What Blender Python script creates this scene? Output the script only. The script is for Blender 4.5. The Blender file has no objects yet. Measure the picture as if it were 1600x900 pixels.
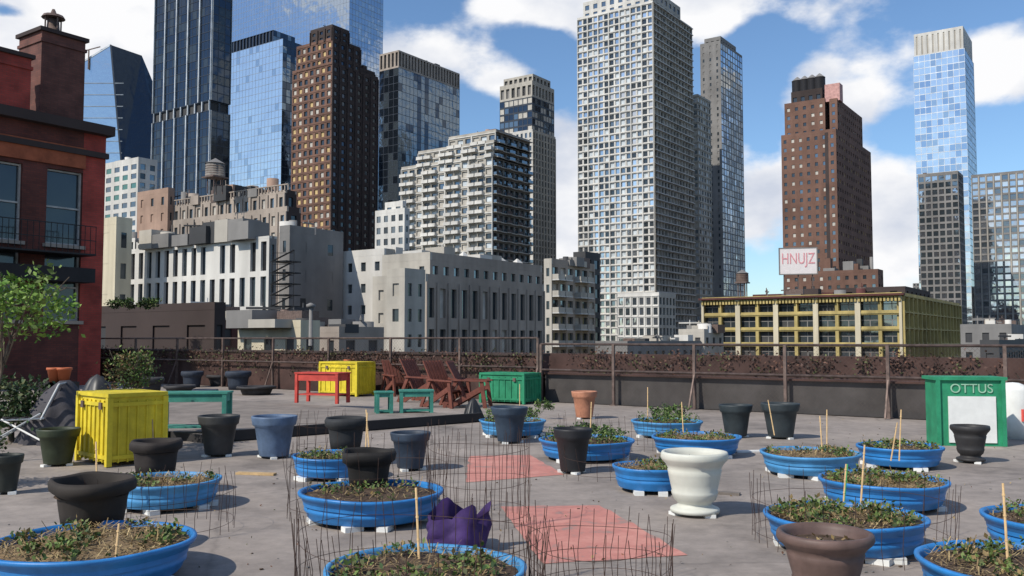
import bpy, math, random
from mathutils import Vector, noise, Matrix
random.seed(7)
R=random.random
def U_(a,b): return a+(b-a)*random.random()
sc=bpy.context.scene
sc.view_settings.view_transform='Standard'; sc.view_settings.look='None'; sc.view_settings.exposure=0
# ---------------------------------------------------------------- survey helpers
PITCH=math.radians(3.27); CAMH=1.65; F=1400.0
def ray(px,py):
    x=(px-800)/F; y=(450-py)/F
    return Vector((x, math.cos(PITCH)-y*math.sin(PITCH), math.sin(PITCH)+y*math.cos(PITCH)))
def at_h(px,py,h=0.0):
    r=ray(px,py); s=(h-CAMH)/r.z
    return Vector((r.x*s,r.y*s,h))
def at_d(px,py,d):
    r=ray(px,py); s=d/r.y
    return Vector((r.x*s,d,CAMH+r.z*s))
def bear(px,py=300):
    r=ray(px,py); return r.x/r.y
def zof(py,d): return at_d(800,py,d).z
TH=math.radians(35)
GU=Vector((math.cos(TH),-math.sin(TH)))   # street-grid direction, along fronts
GV=Vector((math.sin(TH),math.cos(TH)))    # along sides
def along(C,d,t): return (t*C.y-C.x)/(d.x-t*d.y)
GROUND=-25.0
# ---------------------------------------------------------------- materials
def newmat(name):
    m=bpy.data.materials.new(name); m.use_nodes=True
    nt=m.node_tree; b=nt.nodes['Principled BSDF']; return m,nt,b
def mat(name,col,rough=.8,ns=1.0,na=.25,bump=0,metal=0,streak=0,ns2=None,spec=.3,stretch=(1,1,1)):
    m,nt,b=newmat(name)
    N=nt.nodes; Lk=nt.links
    tc=N.new('ShaderNodeTexCoord'); mp=N.new('ShaderNodeMapping'); mp.inputs['Scale'].default_value=stretch
    Lk.new(tc.outputs['Object'],mp.inputs['Vector'])
    n=N.new('ShaderNodeTexNoise'); n.inputs['Scale'].default_value=ns; n.inputs['Detail'].default_value=6; n.inputs['Roughness'].default_value=.65
    Lk.new(mp.outputs[0],n.inputs['Vector'])
    cr=N.new('ShaderNodeValToRGB')
    cr.color_ramp.elements[0].position=.32; cr.color_ramp.elements[1].position=.68
    cr.color_ramp.elements[0].color=(*[c*(1-na) for c in col],1)
    cr.color_ramp.elements[1].color=(*[min(1,c*(1+na)) for c in col],1)
    Lk.new(n.outputs['Fac'],cr.inputs['Fac'])
    out=cr.outputs['Color']
    if streak:
        mp2=N.new('ShaderNodeMapping'); mp2.inputs['Scale'].default_value=(1,1,.08)
        Lk.new(tc.outputs['Object'],mp2.inputs['Vector'])
        n2=N.new('ShaderNodeTexNoise'); n2.inputs['Scale'].default_value=ns2 or 1.2; n2.inputs['Detail'].default_value=5
        Lk.new(mp2.outputs[0],n2.inputs['Vector'])
        r2=N.new('ShaderNodeMapRange'); r2.inputs[1].default_value=.35; r2.inputs[2].default_value=.7; r2.inputs[3].default_value=1; r2.inputs[4].default_value=1-streak
        Lk.new(n2.outputs['Fac'],r2.inputs[0])
        mx=N.new('ShaderNodeVectorMath'); mx.operation='SCALE'
        Lk.new(out,mx.inputs[0]); Lk.new(r2.outputs[0],mx.inputs['Scale']); out=mx.outputs[0]
    Lk.new(out,b.inputs['Base Color'])
    b.inputs['Roughness'].default_value=rough; b.inputs['Metallic'].default_value=metal
    b.inputs['Specular IOR Level'].default_value=spec
    if bump:
        bp=N.new('ShaderNodeBump'); bp.inputs['Strength'].default_value=bump; bp.inputs['Distance'].default_value=.02
        Lk.new(n.outputs['Fac'],bp.inputs['Height']); Lk.new(bp.outputs[0],b.inputs['Normal'])
    return m
def glass(name,col,metal=.6,rough=.07,wob=.15,ns=.15):
    m,nt,b=newmat(name); N=nt.nodes; Lk=nt.links
    tc=N.new('ShaderNodeTexCoord'); n=N.new('ShaderNodeTexNoise'); n.inputs['Scale'].default_value=ns; n.inputs['Detail'].default_value=3
    Lk.new(tc.outputs['Object'],n.inputs['Vector'])
    bp=N.new('ShaderNodeBump'); bp.inputs['Strength'].default_value=wob; bp.inputs['Distance'].default_value=1.0
    Lk.new(n.outputs['Fac'],bp.inputs['Height']); Lk.new(bp.outputs[0],b.inputs['Normal'])
    b.inputs['Base Color'].default_value=(*col,1); b.inputs['Metallic'].default_value=metal; b.inputs['Roughness'].default_value=rough
    return m
def leafmat(name,col): return mat(name,col,.6,ns=9,na=.4,spec=.25)
g_dark=glass('glass_dark',(.055,.068,.078),.5,.08)
g_sky=glass('glass_sky',(.47,.51,.55),.9,.06)
g_mid=glass('glass_mid',(.18,.215,.24),.8,.07)
g_blue=glass('glass_blue',(.40,.47,.56),.9,.05,.5,.04)
g_light=glass('glass_light',(.68,.70,.72),.9,.07,.7,.04)
g_deep=glass('glass_deep',(.055,.07,.092),.85,.06,.5,.04)
g_blind=mat('window_blind',(.45,.42,.37),.7,ns=.5)
g_pale=mat('window_curtain_pale',(.50,.54,.56),.35,ns=.5,spec=.6)
g_amber=mat('window_lit_amber',(.50,.36,.17),.6,ns=.5)  # yellow-lit windows, their light painted as an amber base colour
g_green=glass('glass_green',(.12,.26,.22),.6,.1)
w_white=mat('wall_white',(.60,.575,.53),.8,ns=.08,na=.16,streak=.22,ns2=.5)
w_conc=mat('wall_concrete_light',(.44,.405,.35),.85,ns=.1,na=.18,streak=.24,ns2=.5)
w_stone=mat('wall_limestone',(.36,.30,.25),.85,ns=.12,na=.22,streak=.25,ns2=.5)
w_grey=mat('wall_grey',(.215,.205,.195),.8,ns=.1,na=.2,streak=.2,ns2=.5)
w_dark=mat('wall_dark',(.05,.05,.052),.7,ns=.1,na=.25)
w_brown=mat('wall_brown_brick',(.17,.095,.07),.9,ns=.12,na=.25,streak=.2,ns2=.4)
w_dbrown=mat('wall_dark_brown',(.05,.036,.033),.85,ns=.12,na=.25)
w_tan=mat('wall_tan_brick',(.36,.24,.18),.9,ns=.12,na=.22,streak=.25,ns2=.5)
w_yel=mat('wall_yellow_paint',(.46,.36,.14),.75,ns=.3,na=.22,streak=.35,ns2=.6)
w_cream=mat('wall_cream',(.58,.51,.37),.8,ns=.1,na=.12,streak=.2)
w_redbrown=mat('wall_maroon',(.09,.034,.03),.85,ns=.4,na=.3)
mullion=mat('mullion_metal',(.28,.30,.31),.4,ns=.2,metal=.4)
mull_l=mat('mullion_light',(.60,.62,.63),.4,ns=.2,metal=.2)
mull_d=mat('mullion_dark',(.045,.052,.065),.4,ns=.2,metal=.3)
roofm=mat('roof_membrane',(.16,.155,.15),.9,ns=.3)
steel=mat('rusty_steel',(.14,.10,.085),.6,ns=6,na=.4,metal=.3)
black=mat('black_paint',(.012,.012,.014),.5,ns=3)
wood_tank=mat('tank_wood',(.10,.07,.055),.9,ns=1.0,na=.3,streak=.3)
# ---------------------------------------------------------------- mesh builder
class MB:
    def __init__(s): s.v=[];s.f=[];s.m=[];s.mats=[];s.sm=[]
    def mi(s,m):
        if m not in s.mats: s.mats.append(m)
        return s.mats.index(m)
    def poly(s,pts,m,smooth=False):
        k=len(s.v); s.v+= [tuple(p) for p in pts]; s.f.append(tuple(range(k,k+len(pts)))); s.m.append(s.mi(m)); s.sm.append(smooth)
    def box(s,c,d,m,yaw=0,M=None):
        c=Vector(c); hx,hy,hz=d[0]/2,d[1]/2,d[2]/2
        Rm=M if M is not None else Matrix.Rotation(yaw,3,'Z')
        P=[c+Rm@Vector((x*hx,y*hy,z*hz)) for x in(-1,1) for y in(-1,1) for z in(-1,1)]
        k=len(s.v); s.v+=[tuple(p) for p in P]
        for q in((0,1,3,2),(4,6,7,5),(0,4,5,1),(2,3,7,6),(0,2,6,4),(1,5,7,3)):
            s.f.append(tuple(k+i for i in q)); s.m.append(s.mi(m)); s.sm.append(False)
    def beam(s,a,b,w,t,m):
        a=Vector(a);b=Vector(b);d=b-a;L=d.length
        if L<1e-6:return
        z=d/L; x=z.cross(Vector((0,0,1)))
        if x.length<1e-3:x=Vector((1,0,0))
        x.normalize(); y=z.cross(x)
        M=Matrix((x,y,z)).transposed()
        s.box((a+b)/2,(w,t,L),m,M=M)
    def cyl(s,a,b,r0,r1,m,n=12,cap=True):
        a=Vector(a);b=Vector(b);z=(b-a).normalized(); x=z.cross(Vector((0,0,1)))
        if x.length<1e-3:x=Vector((1,0,0))
        x.normalize(); y=z.cross(x)
        k=len(s.v)
        for c,r in((a,r0),(b,r1)):
            for i in range(n):
                t=2*math.pi*i/n; s.v.append(tuple(c+x*r*math.cos(t)+y*r*math.sin(t)))
        mi=s.mi(m)
        for i in range(n):
            j=(i+1)%n; s.f.append((k+i,k+j,k+n+j,k+n+i)); s.m.append(mi); s.sm.append(n>6)
        if cap:
            s.f.append(tuple(k+i for i in range(n))); s.m.append(mi); s.sm.append(False)
            s.f.append(tuple(k+n+i for i in range(n))); s.m.append(mi); s.sm.append(False)
    def lathe(s,prof,m,n=32,c=(0,0,0),wob=0,seed=0):
        k=len(s.v); mi=s.mi(m)
        for (r,z) in prof:
            for i in range(n):
                t=2*math.pi*i/n
                rr=r*(1+wob*noise.noise(Vector((math.cos(t)*1.3+seed,math.sin(t)*1.3,z*2))))
                zz=z+wob*.6*r*noise.noise(Vector((math.cos(t)+seed+9,math.sin(t),z)))*(1 if z>.05 else 0)
                s.v.append((c[0]+rr*math.cos(t),c[1]+rr*math.sin(t),c[2]+zz))
        for a in range(len(prof)-1):
            for i in range(n):
                j=(i+1)%n; s.f.append((k+a*n+i,k+a*n+j,k+(a+1)*n+j,k+(a+1)*n+i)); s.m.append(mi); s.sm.append(True)
    def obj(s,name,loc=(0,0,0),parent=None,yaw=0):
        me=bpy.data.meshes.new(name); me.from_pydata(s.v,[],s.f)
        for m in s.mats: me.materials.append(m)
        me.polygons.foreach_set('material_index',s.m); me.polygons.foreach_set('use_smooth',s.sm); me.update()
        o=bpy.data.objects.new(name,me); bpy.context.collection.objects.link(o)
        o.location=loc; o.rotation_euler=(0,0,yaw)
        if parent: o.parent=parent; 
        return o
# ---------------------------------------------------------------- facades
def spec(w,g,bay=3.2,fl=3.1,wf=.6,hf=.6,rec=.25,**k):
    d=dict(w=w,g=g,bay=bay,fl=fl,wf=wf,hf=hf,rec=rec); d.update(k); return d
def facade(mb,p0,p1,z0,z1,s):
    U=(p1-p0); L=U.length; U=U/L; Nn=Vector((U.y,-U.x))
    nx=max(1,round(L/s['bay'])); nz=max(1,round((z1-z0)/s['fl'])); bw=L/nx; fh=(z1-z0)/nz
    def P(u,z,o=0): return (p0.x+U.x*u+Nn.x*o,p0.y+U.y*u+Nn.y*o,z)
    mw=bw*(1-s['wf'])/2; mh0=fh*(1-s['hf'])*.5; rec=s['rec']; W=s['w']; sp=s.get('sp',W)
    for i in range(nx+1):
        a=max(0,i*bw-mw); b=min(L,i*bw+mw)
        mb.poly([P(a,z0),P(b,z0),P(b,z1),P(a,z1)],W)
        pd=s.get('pd')
        if pd and i%s.get('pe',1)==0:
            c=i*bw; h=s.get('pw',.25)/2; a=max(0,c-h);b=min(L,c+h); pm=s.get('pm',W)
            mb.poly([P(a,z0,pd),P(b,z0,pd),P(b,z1,pd),P(a,z1,pd)],pm)
            mb.poly([P(a,z0,.003),P(a,z0,pd),P(a,z1,pd),P(a,z1,.003)],pm)
            mb.poly([P(b,z0,.003),P(b,z0,pd),P(b,z1,pd),P(b,z1,.003)],pm)
    coltint=[random.random() for _ in range(nx)]
    for i in range(nx):
        a=i*bw+mw; b=(i+1)*bw-mw
        for j in range(nz+1):
            zb=z0+j*fh; lo=max(z0,zb-mh0); hi=min(z1,zb+mh0)
            mb.poly([P(a,lo),P(b,lo),P(b,hi),P(a,hi)],sp)
        for j in range(nz):
            zb=z0+j*fh; lo=zb+mh0; hi=zb+fh-mh0
            gl=s['g']; 
            if s.get('skip',0) and R()<s['skip']:
                mb.poly([P(a,lo),P(b,lo),P(b,hi),P(a,hi)],W); continue
            g=gl[int(coltint[i]*len(gl))] if s.get('cols') and R()<s['cols'] else random.choice(gl)
            mb.poly([P(a,lo,-rec),P(b,lo,-rec),P(b,hi,-rec),P(a,hi,-rec)],g)
            if rec>.08:
                mb.poly([P(a,lo),P(a,lo,-rec),P(a,hi,-rec),P(a,hi)],W)
                mb.poly([P(b,lo),P(b,lo,-rec),P(b,hi,-rec),P(b,hi)],W)
                mb.poly([P(a,hi),P(a,hi,-rec),P(b,hi,-rec),P(b,hi)],W)
                mb.poly([P(a,lo),P(a,lo,-rec),P(b,lo,-rec),P(b,lo)],W)
            if s.get('sash'):
                c=(a+b)/2; t=s['sash']; o=-rec+.03
                mb.poly([P(c-t,lo,o),P(c+t,lo,o),P(c+t,hi,o),P(c-t,hi,o)],s.get('sm',W))
                zc=lo+(hi-lo)*.55
                mb.poly([P(a,zc-t,o+.02),P(b,zc-t,o+.02),P(b,zc+t,o+.02),P(a,zc+t,o+.02)],s.get('sm',W))
            bl=s.get('balc')
            if bl and (i%bl[0]) in bl[1]:
                d=1.5; bm=bl[2]; t=.22
                A=a-mw*.6; B=b+mw*.6
                for (q0,q1) in ((zb,zb+t),(zb+t,zb+1.15)):
                    oo=d if q0==zb else d-.12
                    mb.poly([P(A,q0,oo),P(B,q0,oo),P(B,q1,oo),P(A,q1,oo)],bm if q0==zb else bl[3])
                    mb.poly([P(A,q0,.004),P(A,q0,oo),P(A,q1,oo),P(A,q1,.004)],bm if q0==zb else bl[3])
                    mb.poly([P(B,q0,.004),P(B,q0,oo),P(B,q1,oo),P(B,q1,.004)],bm if q0==zb else bl[3])
                mb.poly([P(A,zb,0),P(B,zb,0),P(B,zb,d),P(A,zb,d)],bm)
                mb.poly([P(A,zb+t,0),P(B,zb+t,0),P(B,zb+t,d),P(A,zb+t,d)],bm)
    sd=s.get('slab')
    if sd:
        t=s.get('st',.25)/2
        for j in range(nz+1):
            z=z0+j*fh
            mb.poly([P(0,z-t,sd),P(L,z-t,sd),P(L,z+t,sd),P(0,z+t,sd)],s.get('slm',W))
            mb.poly([P(0,z-t,.004),P(L,z-t,.004),P(L,z-t,sd),P(0,z-t,sd)],s.get('slm',W))
            mb.poly([P(0,z+t,.004),P(L,z+t,.004),P(L,z+t,sd),P(0,z+t,sd)],s.get('slm',W))
def foot(cpx,lpx,rpx,d,yref=300):
    C=at_d(cpx,yref,d).xy
    Lp=C+GU*along(C,GU,bear(lpx,yref)); Rp=C+GV*along(C,GV,bear(rpx,yref))
    return [Lp,C,Rp,Lp+Rp-C]
def block(mb,pts,z0,z1,sf,ss,zf=-12,roof=roofm,para=1.0):
    wf=sf['w'] if sf else w_grey; ws=ss['w'] if ss else wf
    fz=max(z0,zf)
    for i,(s,w) in enumerate(((sf,wf),(ss,ws),(None,wf),(None,ws))):
        a=pts[i];b=pts[(i+1)%4]
        if s:
            facade(mb,a,b,fz,z1,s)
            if fz>z0: mb.poly([(a.x,a.y,z0),(b.x,b.y,z0),(b.x,b.y,fz),(a.x,a.y,fz)],w)
        else: mb.poly([(a.x,a.y,z0),(b.x,b.y,z0),(b.x,b.y,z1),(a.x,a.y,z1)],w)
    mb.poly([(p.x,p.y,z1) for p in pts],roof)
    if para:
        for i in range(4):
            a=pts[i];b=pts[(i+1)%4]; w=ws if i%2 else wf
            dd=(b-a).normalized(); n=Vector((dd.y,-dd.x))
            c=(a+b)/2-n*.2; 
            mb.box((c.x,c.y,z1+para/2+.003),((b-a).length-(.82 if i%2 else -.01),.42,para),w,yaw=math.atan2(dd.y,dd.x))
def inset(pts,fl,fr,ff,fb):
    L,C,Rr,B=pts; u=C-L; v=Rr-C
    q=lambda a,b:L+u*a+v*b
    return [q(fl,ff),q(fr,ff),q(fr,fb),q(fl,fb)]
def clutter(mb,pts,z,n,hmax,m=None):
    for _ in range(n):
        a=U_(.1,.9);b=U_(.1,.9); L,C,Rr,B=pts; p=L+(C-L)*a+(Rr-C)*b
        h=U_(.3,1)*hmax; w=U_(1.2,4)
        mm=random.choice(m or [w_grey,w_dark,w_conc,steel])
        if R()<.5: mb.box((p.x,p.y,z+h/2),(w,w*U_(.6,1.3),h),mm,yaw=-TH)
        elif R()<.5: mb.cyl((p.x,p.y,z),(p.x,p.y,z+h),w*.3,w*.3,mm,12)
        else:
            mb.cyl((p.x,p.y,z),(p.x,p.y,z+h*1.3),.12,.08,mm,6)
            mb.box((p.x,p.y,z+h),(w,.2,.2),mm,yaw=R()*3)
def water_tank(name,px,py_base,d,r,h,m=wood_tank):
    p=at_d(px,py_base,d); mb=MB()
    for a in range(4):
        t=math.pi/4+a*math.pi/2; x,y=r*.75*math.cos(t),r*.75*math.sin(t)
        mb.cyl((x,y,-2.0),(x,y,h*.3),.12,.12,steel,6)
    mb.box((0,0,h*.3),(r*1.9,r*1.9,.25),steel)
    mb.cyl((0,0,h*.3+.13),(0,0,h),r,r*.96,m,20)
    for k in range(5): 
        z=h*.36+k*(h*.6)/5; mb.cyl((0,0,z),(0,0,z+.08),r*1.01,r*1.01,steel,20)
    mb.cyl((0,0,h),(0,0,h+r*.6),r*1.06,.1,w_grey,20)
    return mb.obj(name,p,yaw=-TH)
# ================================================================ SKY
w=bpy.data.worlds.new('World'); sc.world=w; w.use_nodes=True
nt=w.node_tree; N=nt.nodes; Lk=nt.links; N.clear()
SUN_DIR=Vector((-.80,-.60,0)).normalized(); SEL=math.radians(43)
sky=N.new('ShaderNodeTexSky'); sky.sky_type='NISHITA'; sky.sun_disc=False; sky.sun_elevation=SEL
sky.sun_rotation=math.atan2(SUN_DIR.x,SUN_DIR.y); sky.air_density=1.0; sky.dust_density=.4; sky.ozone_density=1.6
out=N.new('ShaderNodeOutputWorld'); bg=N.new('ShaderNodeBackground'); bg.inputs['Strength'].default_value=.12
tint=N.new('ShaderNodeVectorMath'); tint.operation='MULTIPLY'; tint.inputs[1].default_value=(.86,1.04,1.2)
Lk.new(sky.outputs[0],tint.inputs[0])
tc=N.new('ShaderNodeTexCoord')
def math_(op,a,b=None,c=None):
    n=N.new('ShaderNodeMath'); n.operation=op
    for i,x in enumerate((a,b,c)):
        if x is None: continue
        if isinstance(x,(int,float)): n.inputs[i].default_value=x
        else: Lk.new(x,n.inputs[i])
    return n.outputs[0]
sp=N.new('ShaderNodeSeparateXYZ'); Lk.new(tc.outputs['Generated'],sp.inputs[0])
az=math_('ARCTAN2',sp.outputs[0],sp.outputs[1]); el=math_('ARCSINE',sp.outputs[2])
mp=N.new('ShaderNodeMapping'); mp.inputs['Scale'].default_value=(1,1,1.7); mp.inputs['Location'].default_value=(3.1,1.7,.4)
Lk.new(tc.outputs['Generated'],mp.inputs['Vector'])
n1=N.new('ShaderNodeTexNoise'); n1.inputs['Scale'].default_value=4.2; n1.inputs['Detail'].default_value=9; n1.inputs['Roughness'].default_value=.55
Lk.new(mp.outputs[0],n1.inputs['Vector'])
field=math_('ADD',n1.outputs['Fac'],.0)
blobs=[(60,130,200,150,.32),(210,60,60,70,.15),(735,100,95,65,.26),(820,8,110,30,.2),(1250,12,260,34,.18),(1290,115,115,55,.24),(1575,115,60,48,.26),
 (1190,320,60,90,.16),(1400,350,70,110,.24),(885,310,50,130,.24),(630,75,60,34,.2),
 (1190,95,40,60,-.2),(1395,215,50,40,-.18),(840,65,60,30,-.2),(890,150,50,40,-.12),(1200,200,40,40,-.12),(1560,215,60,40,-.2),(15,18,40,14,-.3),(750,160,40,20,-.1)]
for (px,py,sx,sy,am) in blobs:
    r=ray(px,py).normalized(); a0=math.atan2(r.x,r.y); e0=math.asin(r.z)
    dx=math_('MULTIPLY',math_('ADD',az,-a0),1400/sx); dy=math_('MULTIPLY',math_('ADD',el,-e0),1400/sy)
    q=math_('ADD',math_('MULTIPLY',dx,dx),math_('MULTIPLY',dy,dy))
    g=math_('MULTIPLY',math_('EXPONENT',math_('MULTIPLY',q,-.8)),am)
    field=math_('ADD',field,g)
mr=N.new('ShaderNodeMapRange'); mr.interpolation_type='SMOOTHSTEP'; mr.inputs[1].default_value=.53; mr.inputs[2].default_value=.65
Lk.new(field,mr.inputs[0])
n2=N.new('ShaderNodeTexNoise'); n2.inputs['Scale'].default_value=7; n2.inputs['Detail'].default_value=6
mp2=N.new('ShaderNodeMapping'); mp2.inputs['Location'].default_value=(.05,.04,-.06); mp2.inputs['Scale'].default_value=(1,1,1.7)
Lk.new(tc.outputs['Generated'],mp2.inputs['Vector']); Lk.new(mp2.outputs[0],n2.inputs['Vector'])
cc=N.new('ShaderNodeValToRGB'); cc.color_ramp.elements[0].position=.36; cc.color_ramp.elements[1].position=.56
cc.color_ramp.elements[0].color=(5.2,5.6,6.5,1); cc.color_ramp.elements[1].color=(8.2,8.2,8.3,1)
Lk.new(n2.outputs['Fac'],cc.inputs['Fac'])
mix=N.new('ShaderNodeMix'); mix.data_type='RGBA'
Lk.new(mr.outputs[0],mix.inputs[0]); Lk.new(tint.outputs[0],mix.inputs[6]); Lk.new(cc.outputs[0],mix.inputs[7])
Lk.new(mix.outputs[2],bg.inputs['Color']); Lk.new(bg.outputs[0],out.inputs[0])
# SUN
sd=bpy.data.lights.new('sun','SUN'); sd.energy=4.5; sd.angle=math.radians(.5); sd.color=(1,.94,.84)
so=bpy.data.objects.new('sun',sd); bpy.context.collection.objects.link(so)
dirv=Vector((SUN_DIR.x*math.cos(SEL),SUN_DIR.y*math.cos(SEL),math.sin(SEL)))
so.rotation_euler=dirv.to_track_quat('Z','Y').to_euler()
# CAMERA
cd=bpy.data.cameras.new('camera'); cam=bpy.data.objects.new('camera',cd); bpy.context.collection.objects.link(cam)
cam.location=(0,0,CAMH); cam.rotation_euler=(math.pi/2+PITCH,0,0); cd.lens=31.5; cd.sensor_width=36; cd.clip_end=12000; cd.clip_start=.05
sc.camera=cam
# ================================================================ GROUND
mb=MB(); mb.poly([(-4000,-4000,GROUND),(4000,-4000,GROUND),(4000,6000,GROUND),(-4000,6000,GROUND)],mat('asphalt',(.05,.05,.052),.9,ns=.05)); mb.obj('ground')
mb=MB()
for _ in range(190):
    d=U_(560,1100); px=U_(-300,1900); p=at_d(px,500,d); h=U_(470,505); z=zof(h,d); wv=U_(14,40)
    if R()<.1: z=zof(U_(440,470),d)
    pts=[p.xy,p.xy+GU*wv,p.xy+GU*wv+GV*wv,p.xy+GV*wv]
    block(mb,pts,GROUND,z,spec(random.choice([w_stone,w_grey,w_tan,w_conc,w_brown]),[g_dark,g_mid],4,4,.5,.5,.05),None,zf=-5,para=0)
mb.obj('distant_buildings')
# ================================================================ TOWERS
mb=MB(); d=620
a=at_d(105,112,d);b=at_d(173,70,d);c=at_d(190,260,d);e=at_d(100,300,d)
bk=Vector((30,60,0))
c2=Vector((c.x+4,c.y,GROUND)); e2=Vector((e.x-6,e.y,GROUND))
mb.poly([e2,c2,c,b,a],g_sky); mb.poly([c2,c2+bk,Vector((c.x,c.y,c.z))+bk,b+bk*.4,b,c],g_deep)
mb.poly([a,b,b+bk*.4,a+bk*.4],mull_d); mb.poly([e2,a,a+bk*.4,e2+bk],g_deep)
for k in range(26):
    f=k/26; z=GROUND+(a.z-GROUND)*f; mb.beam((e2.x,e2.y-.15,z),(c2.x+(c.x-c2.x)*min(1,(z-GROUND)/(c.z-GROUND)) ,c.y-.15,z),.25,.5,mullion)
mb.beam(a,b,.6,1.2,mull_l); mb.beam(b,c,.6,1.0,mull_d)
t=at_d(138,108,d-1); mb.beam(t,t+Vector((0,0,14)),.7,.7,steel); mb.beam(t+Vector((-3,0,13)),t+Vector((8,0,16)),.6,.6,steel)
mb.obj('glass_pyramid_tower')
# C
P=foot(215,163,245,300,300); mb=MB()
block(mb,P,GROUND,zof(252,300),spec(w_white,[g_green,g_mid],4.5,3.2,.62,.55,.15),spec(w_white,[g_dark,g_mid],3.2,3.2,.55,.6,.3),para=1.5)
clutter(mb,P,zof(252,300),6,3,[w_white,w_conc]); mb.obj('white_residential_tower')
# D dark tower
sD=spec(mull_d,[g_deep,g_deep,g_deep,g_dark],3.2,4.2,.93,.93,.06,pd=.7,pw=.55,pe=3,pm=mull_l,slab=.1,st=.3,slm=mull_d)
sD2=spec(mull_d,[g_dark,g_deep],3.2,4.2,.93,.9,.06,pd=.5,pw=.4,pe=3,pm=mullion)
P=foot(330,240,360,430,140); mb=MB(); zb=zof(172,430); zb2=zof(156,430)
block(mb,P,GROUND,zb,sD,sD2,para=0); Pi=inset(P,.02,.98,.02,.98)
block(mb,Pi,zb,zb2,spec(mull_d,[w_dark],6,4,.8,.8,.5,pd=.7,pw=.5,pm=mull_l),spec(mull_d,[w_dark],6,4,.8,.8,.5),para=0)
block(mb,P,zb2,zof(-60,430),sD,sD2,para=0); mb.obj('dark_glass_skyscraper')
# E
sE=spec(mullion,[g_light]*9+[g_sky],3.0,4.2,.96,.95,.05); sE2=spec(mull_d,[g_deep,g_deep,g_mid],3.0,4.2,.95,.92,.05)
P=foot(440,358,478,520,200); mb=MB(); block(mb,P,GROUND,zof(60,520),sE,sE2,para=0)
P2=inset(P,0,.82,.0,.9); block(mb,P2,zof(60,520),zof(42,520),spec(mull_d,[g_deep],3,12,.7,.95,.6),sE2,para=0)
mb.obj('mirror_glass_tower')
P=foot(545,340,598,640,100); mb=MB(); block(mb,P,GROUND,zof(-70,640),spec(mullion,[g_blue],3.2,4.3,.96,.95,.05),spec(mullion,[g_blue,g_blue,g_sky],3.2,4.3,.95,.93,.05),para=0)
mb.obj('blue_glass_skyscraper')
# F brown tower
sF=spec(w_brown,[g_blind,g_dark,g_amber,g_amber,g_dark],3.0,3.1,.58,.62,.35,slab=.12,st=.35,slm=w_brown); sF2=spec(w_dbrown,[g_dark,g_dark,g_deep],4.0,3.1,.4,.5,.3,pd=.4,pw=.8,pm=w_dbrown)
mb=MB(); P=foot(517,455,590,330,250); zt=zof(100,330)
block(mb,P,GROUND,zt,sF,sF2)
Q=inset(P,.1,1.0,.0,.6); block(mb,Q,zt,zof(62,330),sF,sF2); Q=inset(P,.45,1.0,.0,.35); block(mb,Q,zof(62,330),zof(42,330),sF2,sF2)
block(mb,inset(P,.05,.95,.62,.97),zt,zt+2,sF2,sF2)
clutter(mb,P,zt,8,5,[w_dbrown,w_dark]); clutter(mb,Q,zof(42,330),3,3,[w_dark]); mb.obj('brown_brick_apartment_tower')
# G
sG=spec(mull_d,[g_deep,g_deep,g_mid],3.2,4.2,.92,.93,.05); P=foot(622,592,718,480,200); mb=MB()
zt=zof(105,480); block(mb,P,GROUND,zt,sG,spec(mull_d,[g_mid,g_mid,g_mid,g_deep],3.2,4.2,.95,.94,.05,cols=.7),para=0)
sc_=spec(w_stone,[w_dark],2.6,12,.55,.8,1.0); block(mb,P,zt,zof(78,480),sc_,sc_,para=0); clutter(mb,P,zof(78,480),5,4,[w_dark]); mb.obj('glass_tower_with_colonnade_crown')
# H
mb=MB(); P=foot(832,779,868,420,250)
sH=spec(w_white,[g_mid,g_blind,g_dark],2.6,3.2,.5,.75,.3); sH2=spec(w_conc,[g_dark,g_mid],2.6,3.2,.5,.8,.3,pd=.3,pw=.5)
block(mb,P,GROUND,zof(205,420),sH,sH2); sH3=spec(mull_d,[g_deep,g_mid,g_blind],2.6,3.2,.85,.75,.1)
Q=inset(P,.02,.98,.02,.98); block(mb,Q,zof(205,420),zof(150,420),sH3,sH3,para=0)
s_=spec(w_conc,[w_dark,w_grey],3,5,.6,.7,.8); block(mb,Q,zof(150,420),zof(128,420),s_,s_); block(mb,inset(Q,.05,.95,.1,.9),zof(128,420),zof(114,420),s_,s_,para=.5)
mb.obj('slender_white_tower')
# I
mb=MB(); d=290
sI=spec(w_conc,[g_dark,g_mid,g_blind,g_pale],3.3,3.0,.70,.60,.4,balc=(3,(0,1),w_white,w_white),slab=.25,st=.3,slm=w_white,pd=.3,pw=.5,pe=3,pm=w_white)
sI2=spec(w_grey,[g_dark,g_mid],3.3,3.0,.75,.65,.6,slab=1.2,st=.25,slm=w_conc,balc=(2,(0,),w_conc,g_mid))
P=foot(770,627,828,d,300); z1=zof(245,d); block(mb,P,GROUND,z1,sI,sI2)
block(mb,inset(P,.18,1,.03,1),z1,zof(222,d),sI,sI2); block(mb,inset(P,.5,1,.08,1),zof(222,d),zof(205,d),sI,sI2)
clutter(mb,inset(P,.5,1,.1,.9),zof(205,d),7,3,[w_tan,w_brown,w_conc]); clutter(mb,inset(P,.2,.5,.1,.9),zof(222,d),3,2,[w_tan])
mb.obj('stepped_condominium')
mb=MB(); P=foot(632,586,640,250,350); block(mb,P,GROUND,zof(330,250),spec(w_white,[g_dark,g_mid],3,3.4,.55,.55,.2),spec(w_white,[g_dark],3,3.4,.4,.5,.2)); block(mb,inset(P,.3,.9,.2,.9),zof(330,250),zof(318,250),spec(w_white,[g_mid],3,2,.5,.5),spec(w_white,[g_mid],3,2,.5,.5)); mb.obj('white_annex_building')
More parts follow.
